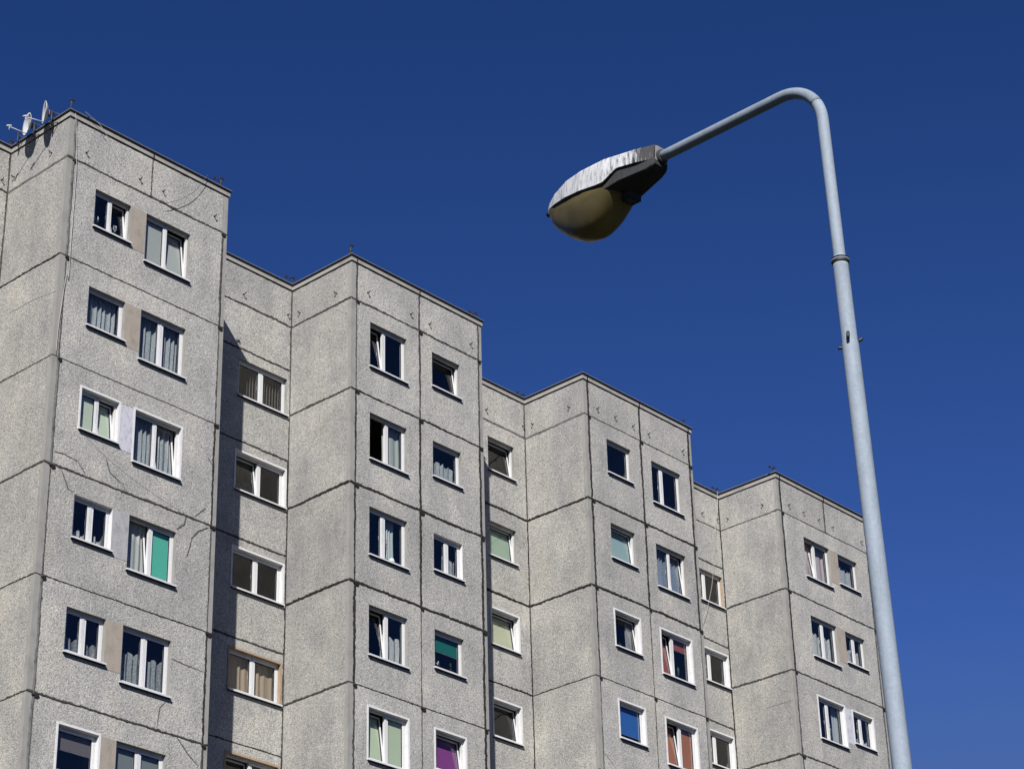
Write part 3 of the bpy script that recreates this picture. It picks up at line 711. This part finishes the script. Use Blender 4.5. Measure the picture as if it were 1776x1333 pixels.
# ------------------------------------------------------------------ satellite dishes
def dish(loc, k, el, rad, label, grp):
    P = w2(loc); root = thing('satellite_dish', label, 'satellite dish', P, 0, grp)
    nrm = Vector((-math.cos(R(el)) * math.cos(R(k)), -math.cos(R(el)) * math.sin(R(k)), math.sin(R(el))))
    side = nrm.cross(Vector((0, 0, 1))).normalized(); upv = side.cross(nrm).normalized()
    mb = MB(); nr, na = 8, 40; rows = []
    for sgn, th_ in ((1, 0), (-1, .008)):
        rr = []
        for i in range(nr + 1):
            r_ = rad * i / nr; ring = []
            for j in range(na):
                a = 2 * math.pi * j / na; dd = .11 * (r_ / rad) ** 2 - .11
                p = side * (r_ * .93 * math.cos(a)) + upv * (r_ * 1.03 * math.sin(a)) + nrm * (dd - th_)
                ring.append(len(mb.v)); mb.v.append(tuple(p))
            rr.append(ring)
        rows.append(rr)
        for i in range(nr):
            for j in range(na):
                q = (rr[i][j], rr[i + 1][j], rr[i + 1][(j + 1) % na], rr[i][(j + 1) % na])
                mb.f.append(q if sgn > 0 else q[::-1]); mb.m.append(mb.mi(M['dish'])); mb.t.append(1.0); mb.sm.append(True)
    for j in range(na):
        mb.f.append((rows[0][nr][j], rows[1][nr][j], rows[1][nr][(j + 1) % na], rows[0][nr][(j + 1) % na])); mb.m.append(0); mb.t.append(1.0); mb.sm.append(False)
    mb.build('reflector', root)
    b0 = -upv * rad * .95 - nrm * .01; tip = nrm * .44 - upv * rad * .78
    am = MB(); am.tube([b0, tip], .013, M['dish'], 8); am.build('arm', root)
    ln = MB(); bk = (-nrm + upv * .25).normalized(); ln.tube([tip + upv * .02 + bk * .06, tip + upv * .02, tip + upv * .02 - bk * .07], [.032, .028, .018], M['dish'], 10)
    ln.tube([tip - upv * .01, tip - upv * .05 - nrm * .01, tip - upv * .10], .009, M['dish'], 6); ln.build('receiver_head', root)
    br = MB(); back = -nrm * .12
    Lx = Vector((U.x, U.y, 0)); mp = back + Lx * .10
    br.tube([mp + Vector((0, 0, .12)), mp - Vector((0, 0, .30))], .022, M['black'], 8)
    br.box(-.05, .05, -.05, .05, -.07, .07, M['black'], Matrix.Translation(back * .95))
    roofp = mp + Lx * (-loc[0] - .10 + .12)
    for dz in (.0, -.02): pass
    e1 = mp + V * .16; 
    foot1 = roofp + V * .22 + Vector((0, 0, HR + .02 - loc[2])); foot2 = roofp - V * .22 + Vector((0, 0, HR + .02 - loc[2]))
    top = mp + Vector((0, 0, .10))
    for ft in (foot1, foot2):
        br.tube([top, ft], .014, M['black'], 6); br.tube([mp - Vector((0, 0, .28)), Vector((ft.x, ft.y, ft.z)) ], .014, M['black'], 6)
    br.tube([foot1, foot2], .016, M['black'], 6)
    wl = mp + Lx * (-loc[0] - .10 - (mp - Lx * .10).dot(Lx) * 0 - .01)
    br.build('mounting_bracket', root)
    return root
dish((-.371, 1.318, 35.64), 33, 1, .30, 'grey satellite dish on the roof edge, farther from the roof corner', 'satellite dishes on the roof edge')
dish((-.384, .60, 35.64), 22, 0, .30, 'grey satellite dish seen nearly edge-on, nearer to the roof corner', 'satellite dishes on the roof edge')
eb = MB(); P = w2((-.14, 1.98, HR))
Lx = Vector(U)
for sy in (-.16, .16): eb.tube([Vector((0, 0, .12)), V * sy + Lx * .28], .013, M['black'], 6); eb.tube([Vector((0, 0, -.16)), V * sy + Lx * .28 + Vector((0, 0, .02))], .012, M['black'], 6)
eb.tube([Vector((0, 0, .20)), Vector((0, 0, -.22))], .018, M['black'], 8); eb.tube([V * .16 + Lx * .28, V * -.16 + Lx * .28], .014, M['black'], 6)
ebo = eb.build('antenna_bracket'); ebo.location = P; tagp(ebo, 'empty black steel bracket on the roof edge left of the satellite dishes', 'antenna bracket')

# ------------------------------------------------------------------ things on the window sills
def wpos(key, fx, dy): 
    w_ = WIN[key]; W = COL[(key[0], key[1], key[3])][1]; return w2((w_.location.x + W * fx, w_.location.y + dy, w_.location.z + .052))
def plant(key, fx, label, petal=None, h=.30, seed=1):
    P = wpos(key, fx, .24); rnd = random.Random(seed); root = thing('potted_plant', label, 'potted plant', P, TH, 'plants on the window sills')
    mb = MB(); mb.tube([(0, 0, 0), (0, 0, .10)], [.045, .06], M['pot'], 12); mb.build('pot', root)
    lf = MB()
    for k in range(26):
        a = rnd.uniform(0, 6.28); r_ = rnd.uniform(.03, .11); z = rnd.uniform(.10, h); tip = Vector((r_ * math.cos(a), r_ * math.sin(a) * .5, z)); s = Vector((-math.sin(a), math.cos(a), 0)) * .018
        b0 = Vector((0, 0, z * .6 + .03)); mid = b0.lerp(tip, .55) + Vector((0, 0, .015))
        lf.face([b0, mid - s, tip, mid + s], M['leaf'])
    lf.build('leaves', root)
    if petal:
        pb = MB()
        for k in range(9):
            a = rnd.uniform(0, 6.28); c = Vector((.07 * math.cos(a) * rnd.random(), .04 * math.sin(a), rnd.uniform(h * .75, h * 1.15)))
            for q in range(5):
                b = q * 1.256; t = c + Vector((math.cos(b), -.2, math.sin(b))) * .026; t2 = c + Vector((math.cos(b + .7), -.2, math.sin(b + .7))) * .02
                pb.face([c, t, t2], M[petal])
        pb.build('flowers', root)
    return root
plant(('B', 1, 1, 'L'), .24, 'white flowering plant in the upper left window of the nearest bay, left pane', 'petal', .40, 2)
plant(('B', 1, 1, 'L'), .74, 'white flowering plant in the upper left window of the nearest bay, right pane', 'petal', .34, 3)
plant(('B', 2, 4, 'R'), .75, 'leafy plant under the half lowered dark green blind', None, .36, 4)
plant(('B', 2, 4, 'R'), .30, 'white flowering plant under the half lowered dark green blind', 'petal', .22, 5)
plant(('B', 3, 3, 'R'), .72, 'leafy plant under the short dark red blind', None, .50, 6)
plant(('B', 3, 3, 'L'), .40, 'low leafy plant in a tilted window with grey curtain edge', None, .24, 7)
plant(('B', 4, 3, 'L'), .62, 'tall leafy plant in the lowest wide window of the farthest bay', 'petal', .60, 8)
plant(('B', 2, 3, 'L'), .58, 'red flowering plant beside the small white lamp', 'red', .62, 9)
lp = thing('table_lamp', 'small white table lamp on the sill beside red flowers', 'lamp', wpos(('B', 2, 3, 'L'), .74, .22), TH)
q = MB(); q.tube([(0, 0, 0), (0, 0, .015), (0, 0, .03), (0, 0, .09)], [.06, .055, .012, .012], M['pvc'], 14); q.build('base', lp)
q = MB(); q.tube([(0, 0, .08), (0, 0, .20)], [.10, .055], M['shade'], 20); q.build('lamp_shade', lp)

# ------------------------------------------------------------------ street lamp
D = 9.5
def atY(px, py, Y=D):
    d = ray(px, py); return camloc + d * (Y / d.y)
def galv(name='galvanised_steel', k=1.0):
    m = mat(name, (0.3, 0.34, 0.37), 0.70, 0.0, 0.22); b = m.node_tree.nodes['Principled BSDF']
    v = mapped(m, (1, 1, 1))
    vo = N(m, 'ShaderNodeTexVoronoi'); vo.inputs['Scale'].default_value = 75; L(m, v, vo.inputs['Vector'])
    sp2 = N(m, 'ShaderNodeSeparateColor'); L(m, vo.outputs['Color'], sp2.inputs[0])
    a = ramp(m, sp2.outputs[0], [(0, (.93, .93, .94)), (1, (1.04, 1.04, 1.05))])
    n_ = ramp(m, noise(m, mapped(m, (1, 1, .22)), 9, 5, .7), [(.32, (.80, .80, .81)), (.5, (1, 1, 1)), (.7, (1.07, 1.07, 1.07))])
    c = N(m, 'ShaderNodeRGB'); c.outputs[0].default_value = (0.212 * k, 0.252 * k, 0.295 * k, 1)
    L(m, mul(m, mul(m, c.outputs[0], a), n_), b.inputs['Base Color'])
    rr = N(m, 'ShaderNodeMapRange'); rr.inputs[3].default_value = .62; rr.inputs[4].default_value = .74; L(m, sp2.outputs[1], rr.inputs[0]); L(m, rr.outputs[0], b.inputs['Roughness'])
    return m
M['galv'] = galv(); M['galv_shade'] = galv('shade_painted_galvanised_steel', .84)  # second copy is darkened: the arm's shade put into its steel colour
pb = atY(1565, 1333); pk = atY(1457, 452); k_ = (pk - pb) / (pk.z - pb.z)
base = pb - k_ * pb.z
lampo = thing('street_lamp', 'tall galvanised steel street lamp with curved arm in front of the apartment block', 'street lamp', base)
def lw(p): return p - base
mb = MB()
def pp(z): return lw(pb + k_ * (z - pb.z))
zb = atY(1474, 592).z
pts = [pp(z) for z in (0, .01, 1.2, 1.21, 3, 5, zb - .03, zb - .01, zb, zb + .4, pk.z)]
mb.tube(pts, [.075, .075, .075, .048, .0445, .0415, .0395, .0385, .0365, .0365, .0365], M['galv'], 40)
mb.build('pole', lampo)
mb = MB(); cz = pk.z
def ringat(z0, z1, r0, r1, m): mb.tube([pp(z0), pp(z1)], [r0, r1], m, 40)
ringat(cz - .007, cz - .002, .044, .045, M['galv']); ringat(cz - .002, cz + .003, .042, .042, M['black']); ringat(cz + .003, cz + .008, .045, .044, M['black']); ringat(cz + .008, cz + .022, .041, .030, M['galv'])
ringat(cz - .020, cz - .007, .038, .0435, M['black'])
mb.build('collar', lampo)
# arm: up from the collar, round the bend, out to the lantern
AE = R(4.0); 
import itertools
P1 = atY(1335, 177)
best = None
for i in range(0, 360):
    az = R(i * .25); d = Vector((-math.sin(az) * math.cos(AE), math.cos(az) * math.cos(AE), math.sin(AE)))
    def pj(P):
        q = P - camloc; z_ = q.dot(fw); return (888 + F * q.dot(rt) / z_, 666.5 - F * q.dot(up) / z_)
    q = pj(P1 + d * .5); s_ = (q[1] - 177) / (1335 - q[0])
    if best is None or abs(s_ - .500) < best[0]: best = (abs(s_ - .500), d)
ad = best[1]
# meet the vertical and the arm direction in a bend of radius RB inside the plane they span
zt = atY(1441, 312)
ax_up = k_.normalized()
# intersection of pole axis and arm axis (arm leaves the pole axis)
corner = None
bst = 1e9
for i in range(4000):
    zc = 7.6 + i * .0003; c = pb + k_ * (zc - pb.z); q = pj(c + ad * .35)
    # arm line must pass through measured pixel (1250, 222.5)
    q2 = pj(c + ad * .2); q3 = pj(c + ad * .8)
    t = (1250 - q2[0]) / (q3[0] - q2[0]); yy = q2[1] + (q3[1] - q2[1]) * t
    if abs(yy - 221) < bst: bst = abs(yy - 221); corner = c
RB = .265
ang = math.acos(max(-1, min(1, ax_up.dot(ad)))); tl = RB * math.tan(ang / 2)
s0 = corner - ax_up * tl; e0 = corner + ad * tl
side_n = (ad - ax_up * ad.dot(ax_up)).normalized(); cen = s0 + side_n * RB
arc = [cen - side_n * RB * math.cos(ang * i / 14) + ax_up * RB * math.sin(ang * i / 14) for i in range(15)]
Lsock = None
i = 0
while pj(corner + ad * (i * .002))[0] > 1158: i += 1
sock = corner + ad * (i * .002)
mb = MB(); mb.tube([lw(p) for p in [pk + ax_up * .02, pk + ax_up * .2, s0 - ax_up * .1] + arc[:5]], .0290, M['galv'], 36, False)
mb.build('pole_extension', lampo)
mb = MB(); mb.tube([lw(p) for p in arc[4:] + [e0 + ad * .1, sock - ad * .05, sock + ad * .10]], .0290, M['galv_shade'], 36)
mb.build('arm', lampo, 'steel arm with shade painted into its darker colour')
bl = MB()
for a, zz, bend in ((-105, .025, -.035), (-8, .0, .012), (172, -.03, 0)):
    ar = R(a); dr = Vector((math.cos(ar), math.sin(ar), 0)); p = pp(zb + zz); p0 = p + dr * .032
    bl.tube([p0, p0 + dr * .012, p0 + dr * .020 + Vector((0, 0, bend * .4)), p0 + dr * .026 + Vector((0, 0, bend))], [.0075, .008, .0085, .007], M['black'], 8)
bl.build('clamp_bolt', lampo)

# lantern, own frame: X out along the arm, Y sideways, Z up
X = ad; Y = Vector((0, 0, 1)).cross(X).normalized(); Z = X.cross(Y)
if Y.dot(camloc - sock) < 0: Yc = -Y
else: Yc = Y
LM = Matrix(((X.x, Y.x, Z.x), (X.y, Y.y, Z.y), (X.z, Y.z, Z.z)))
i = 0
while pj(sock + ad * (i * .002))[0] > 953: i += 1
LL = i * .002
print('lantern length', LL, 'arm', (sock - corner).length, 'dir', ad, 'bst', bst)
def L2(x, y, z): return lw(sock + X * x * 1.045 + Y * y + Z * z)
def loft(mb, secs, m, smooth=True, cap=True):
    """secs: list of (x, profile [(y, z)...])"""
    base_i = []
    for x, prof in secs:
        base_i.append(len(mb.v)); mb.v += [tuple(L2(x, y, z)) for y, z in prof]
    mi = mb.mi(m); n_ = len(secs[0][1])
    for a, b in zip(base_i, base_i[1:]):
        for j in range(n_):
            mb.f.append((a + j, a + (j + 1) % n_, b + (j + 1) % n_, b + j)); mb.m.append(mi); mb.t.append(1.0); mb.sm.append(smooth)
    if cap:
        for a, rv in ((base_i[0], True), (base_i[-1], False)):
            q = [a + j for j in range(n_)]; mb.f.append(tuple(q[::-1] if rv else q)); mb.m.append(mi); mb.t.append(1.0); mb.sm.append(False)
def interp(tab, x):
    for (x0, *v0), (x1, *v1) in zip(tab, tab[1:]):
        if x <= x1: t = (x - x0) / (x1 - x0); return [a + (b - a) * t for a, b in zip(v0, v1)]
    return list(tab[-1][1:])
# cover, in metres along the arm: half width at skirt, height of top, skirt bottom
CT = [(.05, .050, .060, -.027), (.14, .088, .048, -.032), (.25, .112, .036, -.035), (.262, .114, .035, -.040), (.335, .130, .028, -.098), (.384, .131, .024, -.100), (.51, .125, .020, -.088), (.636, .102, .012, -.075), (.75, .066, -.012, -.064), (.81, .038, -.026, -.058), (.85, .010, -.036, -.054)]
LL = 1.0
def lift(x): return .07 * max(0, x - .05)
CT = [(x, w_, t + lift(x) + (.017 * min(1, max(0, (x - .08) / .25)) if x < .8 else .008), b + lift(x)) for x, w_, t, b in CT]
def cover_prof(x):
    w_, h_, b_ = interp(CT, x)
    t = []
    for yy, zz in ((-1, 0), (-.99, .45), (-.97, .90), (-.90, 1.0), (-.5, 1.08), (0, 1.11), (.5, 1.08), (.90, 1.0), (.97, .90), (.99, .45), (1, 0)):
        t.append((yy * w_, b_ + (h_ - b_) * zz))
    t += [(w_ - .006, b_), (w_ * .8, b_ + (h_ - b_) * .6), (-w_ * .8, b_ + (h_ - b_) * .6), (-w_ + .006, b_)]
    return t
def cover_mat():
    m = mat('streaked_white_paint', rough=.6); b = m.node_tree.nodes['Principled BSDF']
    tc = N(m, 'ShaderNodeTexCoord')
    def dotp(vec, name):
        d_ = N(m, 'ShaderNodeVectorMath', operation='DOT_PRODUCT'); d_.inputs[1].default_value = vec
        s_ = N(m, 'ShaderNodeVectorMath', operation='SUBTRACT'); s_.inputs[1].default_value = lw(sock); L(m, tc.outputs['Object'], s_.inputs[0]); L(m, s_.outputs[0], d_.inputs[0]); return d_.outputs['Value']
    ax_ = dotp(X, 'x'); az_ = dotp(Z, 'z'); ay_ = dotp(Y, 'y')
    cb = N(m, 'ShaderNodeCombineXYZ'); 
    mx_ = N(m, 'ShaderNodeMath', operation='MULTIPLY'); mx_.inputs[1].default_value = 48; L(m, ax_, mx_.inputs[0])
    mz_ = N(m, 'ShaderNodeMath', operation='MULTIPLY'); mz_.inputs[1].default_value = 9; L(m, az_, mz_.inputs[0])
    my_ = N(m, 'ShaderNodeMath', operation='MULTIPLY'); my_.inputs[1].default_value = 9; L(m, ay_, my_.inputs[0])
    L(m, mx_.outputs[0], cb.inputs[0]); L(m, my_.outputs[0], cb.inputs[1]); L(m, mz_.outputs[0], cb.inputs[2])
    nz = noise(m, cb.outputs[0], 1.5, 7, .74)
    # more bare dark metal towards the rear (x small)
    mr = N(m, 'ShaderNodeMapRange'); mr.inputs[1].default_value = .10; mr.inputs[2].default_value = .22; mr.inputs[3].default_value = -.22; mr.inputs[4].default_value = 0.035; L(m, ax_, mr.inputs[0])
    ad_ = N(m, 'ShaderNodeMath', operation='ADD'); L(m, nz, ad_.inputs[0]); L(m, mr.outputs[0], ad_.inputs[1])
    col = ramp(m, ad_.outputs[0], [(.34, (.018, .019, .021)), (.42, (.13, .13, .135)), (.49, (.36, .37, .38)), (.58, (.48, .49, .50)), (.8, (.56, .57, .58))])
    L(m, col, b.inputs['Base Color']); return m
M['cover'] = cover_mat()
M['housing'] = smoothc('dark_cast_metal', (0.042, 0.043, 0.046), .3, 14); M['pale_metal'] = smoothc('pale_cast_metal', (0.26, 0.27, 0.29), .3, 16)
def bowl_mat():
    m = mat('yellowed_acrylic', (0.13, 0.105, 0.045), .28, 0, .35); b = m.node_tree.nodes['Principled BSDF']
    n_ = ramp(m, noise(m, mapped(m, (1, 1, 1)), 5, 3, .5), [(.3, (.085, .070, .030)), (.7, (.150, .124, .055))]); L(m, n_, b.inputs['Base Color'])
    nt2 = m.node_tree; out = nt2.nodes['Material Output']; tl = nt2.nodes.new('ShaderNodeBsdfTranslucent'); tl.inputs[0].default_value = (0.36, 0.30, 0.15, 1)
    mx = nt2.nodes.new('ShaderNodeMixShader'); mx.inputs[0].default_value = .42; nt2.links.new(b.outputs[0], mx.inputs[1]); nt2.links.new(tl.outputs[0], mx.inputs[2]); nt2.links.new(mx.outputs[0], out.inputs[0]); return m
M['bowl'] = bowl_mat()
lan = MB(); loft(lan, [(x, cover_prof(x)) for x in (.05, .09, .14, .2, .25, .262, .30, .335, .384, .44, .51, .57, .636, .69, .75, .78, .81, .83, .85)], M['cover'], False)
lno = lan.build('lantern_cover', lampo)
# gear housing below the rear half
HT = [(.045, .048, -.054), (.06, .056, -.066), (.10, .066, -.080), (.25, .100, -.098), (.34, .112, -.120), (.40, .10, -.12)]
def hp(x):
    w_, b_ = interp(HT, x); tp = -.02
    return [(-w_, tp), (-w_ * .99, b_ * .93), (-w_ * .90, b_), (0, b_ * 1.02), (w_ * .90, b_), (w_ * .99, b_ * .93), (w_, tp)]
hb = MB(); loft(hb, [(x, hp(x)) for x in (.045, .06, .08, .10, .15, .2, .25, .3, .34, .40)], M['housing'], False)
kx = .255
def blk(x0, x1, y0, y1, z0, z1, m):
    P = [L2(x, y, z) for x, y, z in ((x0, y0, z0), (x1, y0, z0), (x1, y1, z0), (x0, y1, z0), (x0, y0, z1), (x1, y0, z1), (x1, y1, z1), (x0, y1, z1))]
    for q in ((0, 3, 2, 1), (4, 5, 6, 7), (0, 1, 5, 4), (1, 2, 6, 5), (2, 3, 7, 6), (3, 0, 4, 7)): hb.face([P[k] for k in q], m)
blk(.262, .335, -.085, .01, -.140, -.085, M['housing']); blk(.27, .32, -.05, .00, -.150, -.138, M['black'])
rp_ = [L2(.044, y, z) for y, z in ((-.046, -.030), (.046, -.030), (.046, .050), (.030, .058), (-.030, .058), (-.046, .050))]
hb.face(rp_, M['pale_metal']); hb.face([L2(.052, y, z) for y, z in ((-.046, .050), (-.030, .058), (.030, .058), (.046, .050), (.046, -.030), (-.046, -.030))], M['pale_metal'])
hb.build('lantern_housing', lampo)
# rim and bowl
BT = [(.30, .080, .05), (.32, .108, .068), (.35, .115, .10), (.39, .119, .150), (.44, .119, .195), (.50, .116, .218), (.58, .102, .214), (.66, .084, .178), (.74, .060, .118), (.79, .045, .070), (.82, .030, .035), (.835, .02, .015), (.842, .008, .002)]
def bp_(x):
    w_, dp = interp(BT, x); dp += lift(x) * (1 if x < .8 else .6); z0 = interp(CT, x)[2] + .012; out = []
    for i in range(21):
        a = math.pi * i / 20; out.append((-w_ * math.copysign(abs(math.cos(a)) ** .72, math.cos(a)), z0 - dp * math.sin(a) ** .68))
    return out
bo = MB(); loft(bo, [(x, bp_(x)) for x in (.30, .31, .32, .34, .36, .39, .42, .455, .49, .535, .58, .62, .66, .70, .74, .765, .79, .805, .82, .828, .835, .842)], M['bowl'])
bo.build('lantern_bowl', lampo)
rm_ = MB()
rim = [(x, interp(CT, x)[0] - .010, interp(CT, x)[2] - .002) for x in (.345, .384, .44, .51, .57, .636, .69, .75, .79, .81, .84)]
pts = [L2(x, y, z) for x, y, z in rim] + [L2(x, -y, z) for x, y, z in reversed(rim)]
rm_.tube(pts, .006, M['black'], 8); tz = interp(CT, .84)[2]; rm_.tube([L2(.835, 0, tz - .004), L2(.862, 0, tz - .012)], [.020, .013], M['black'], 10); rm_.build('bowl_seal', lampo)
sk = MB(); sk.tube([lw(sock + ad * .03), lw(sock + ad * .055)], [.036, .042], M['housing'], 24); sk.build('socket', lampo)
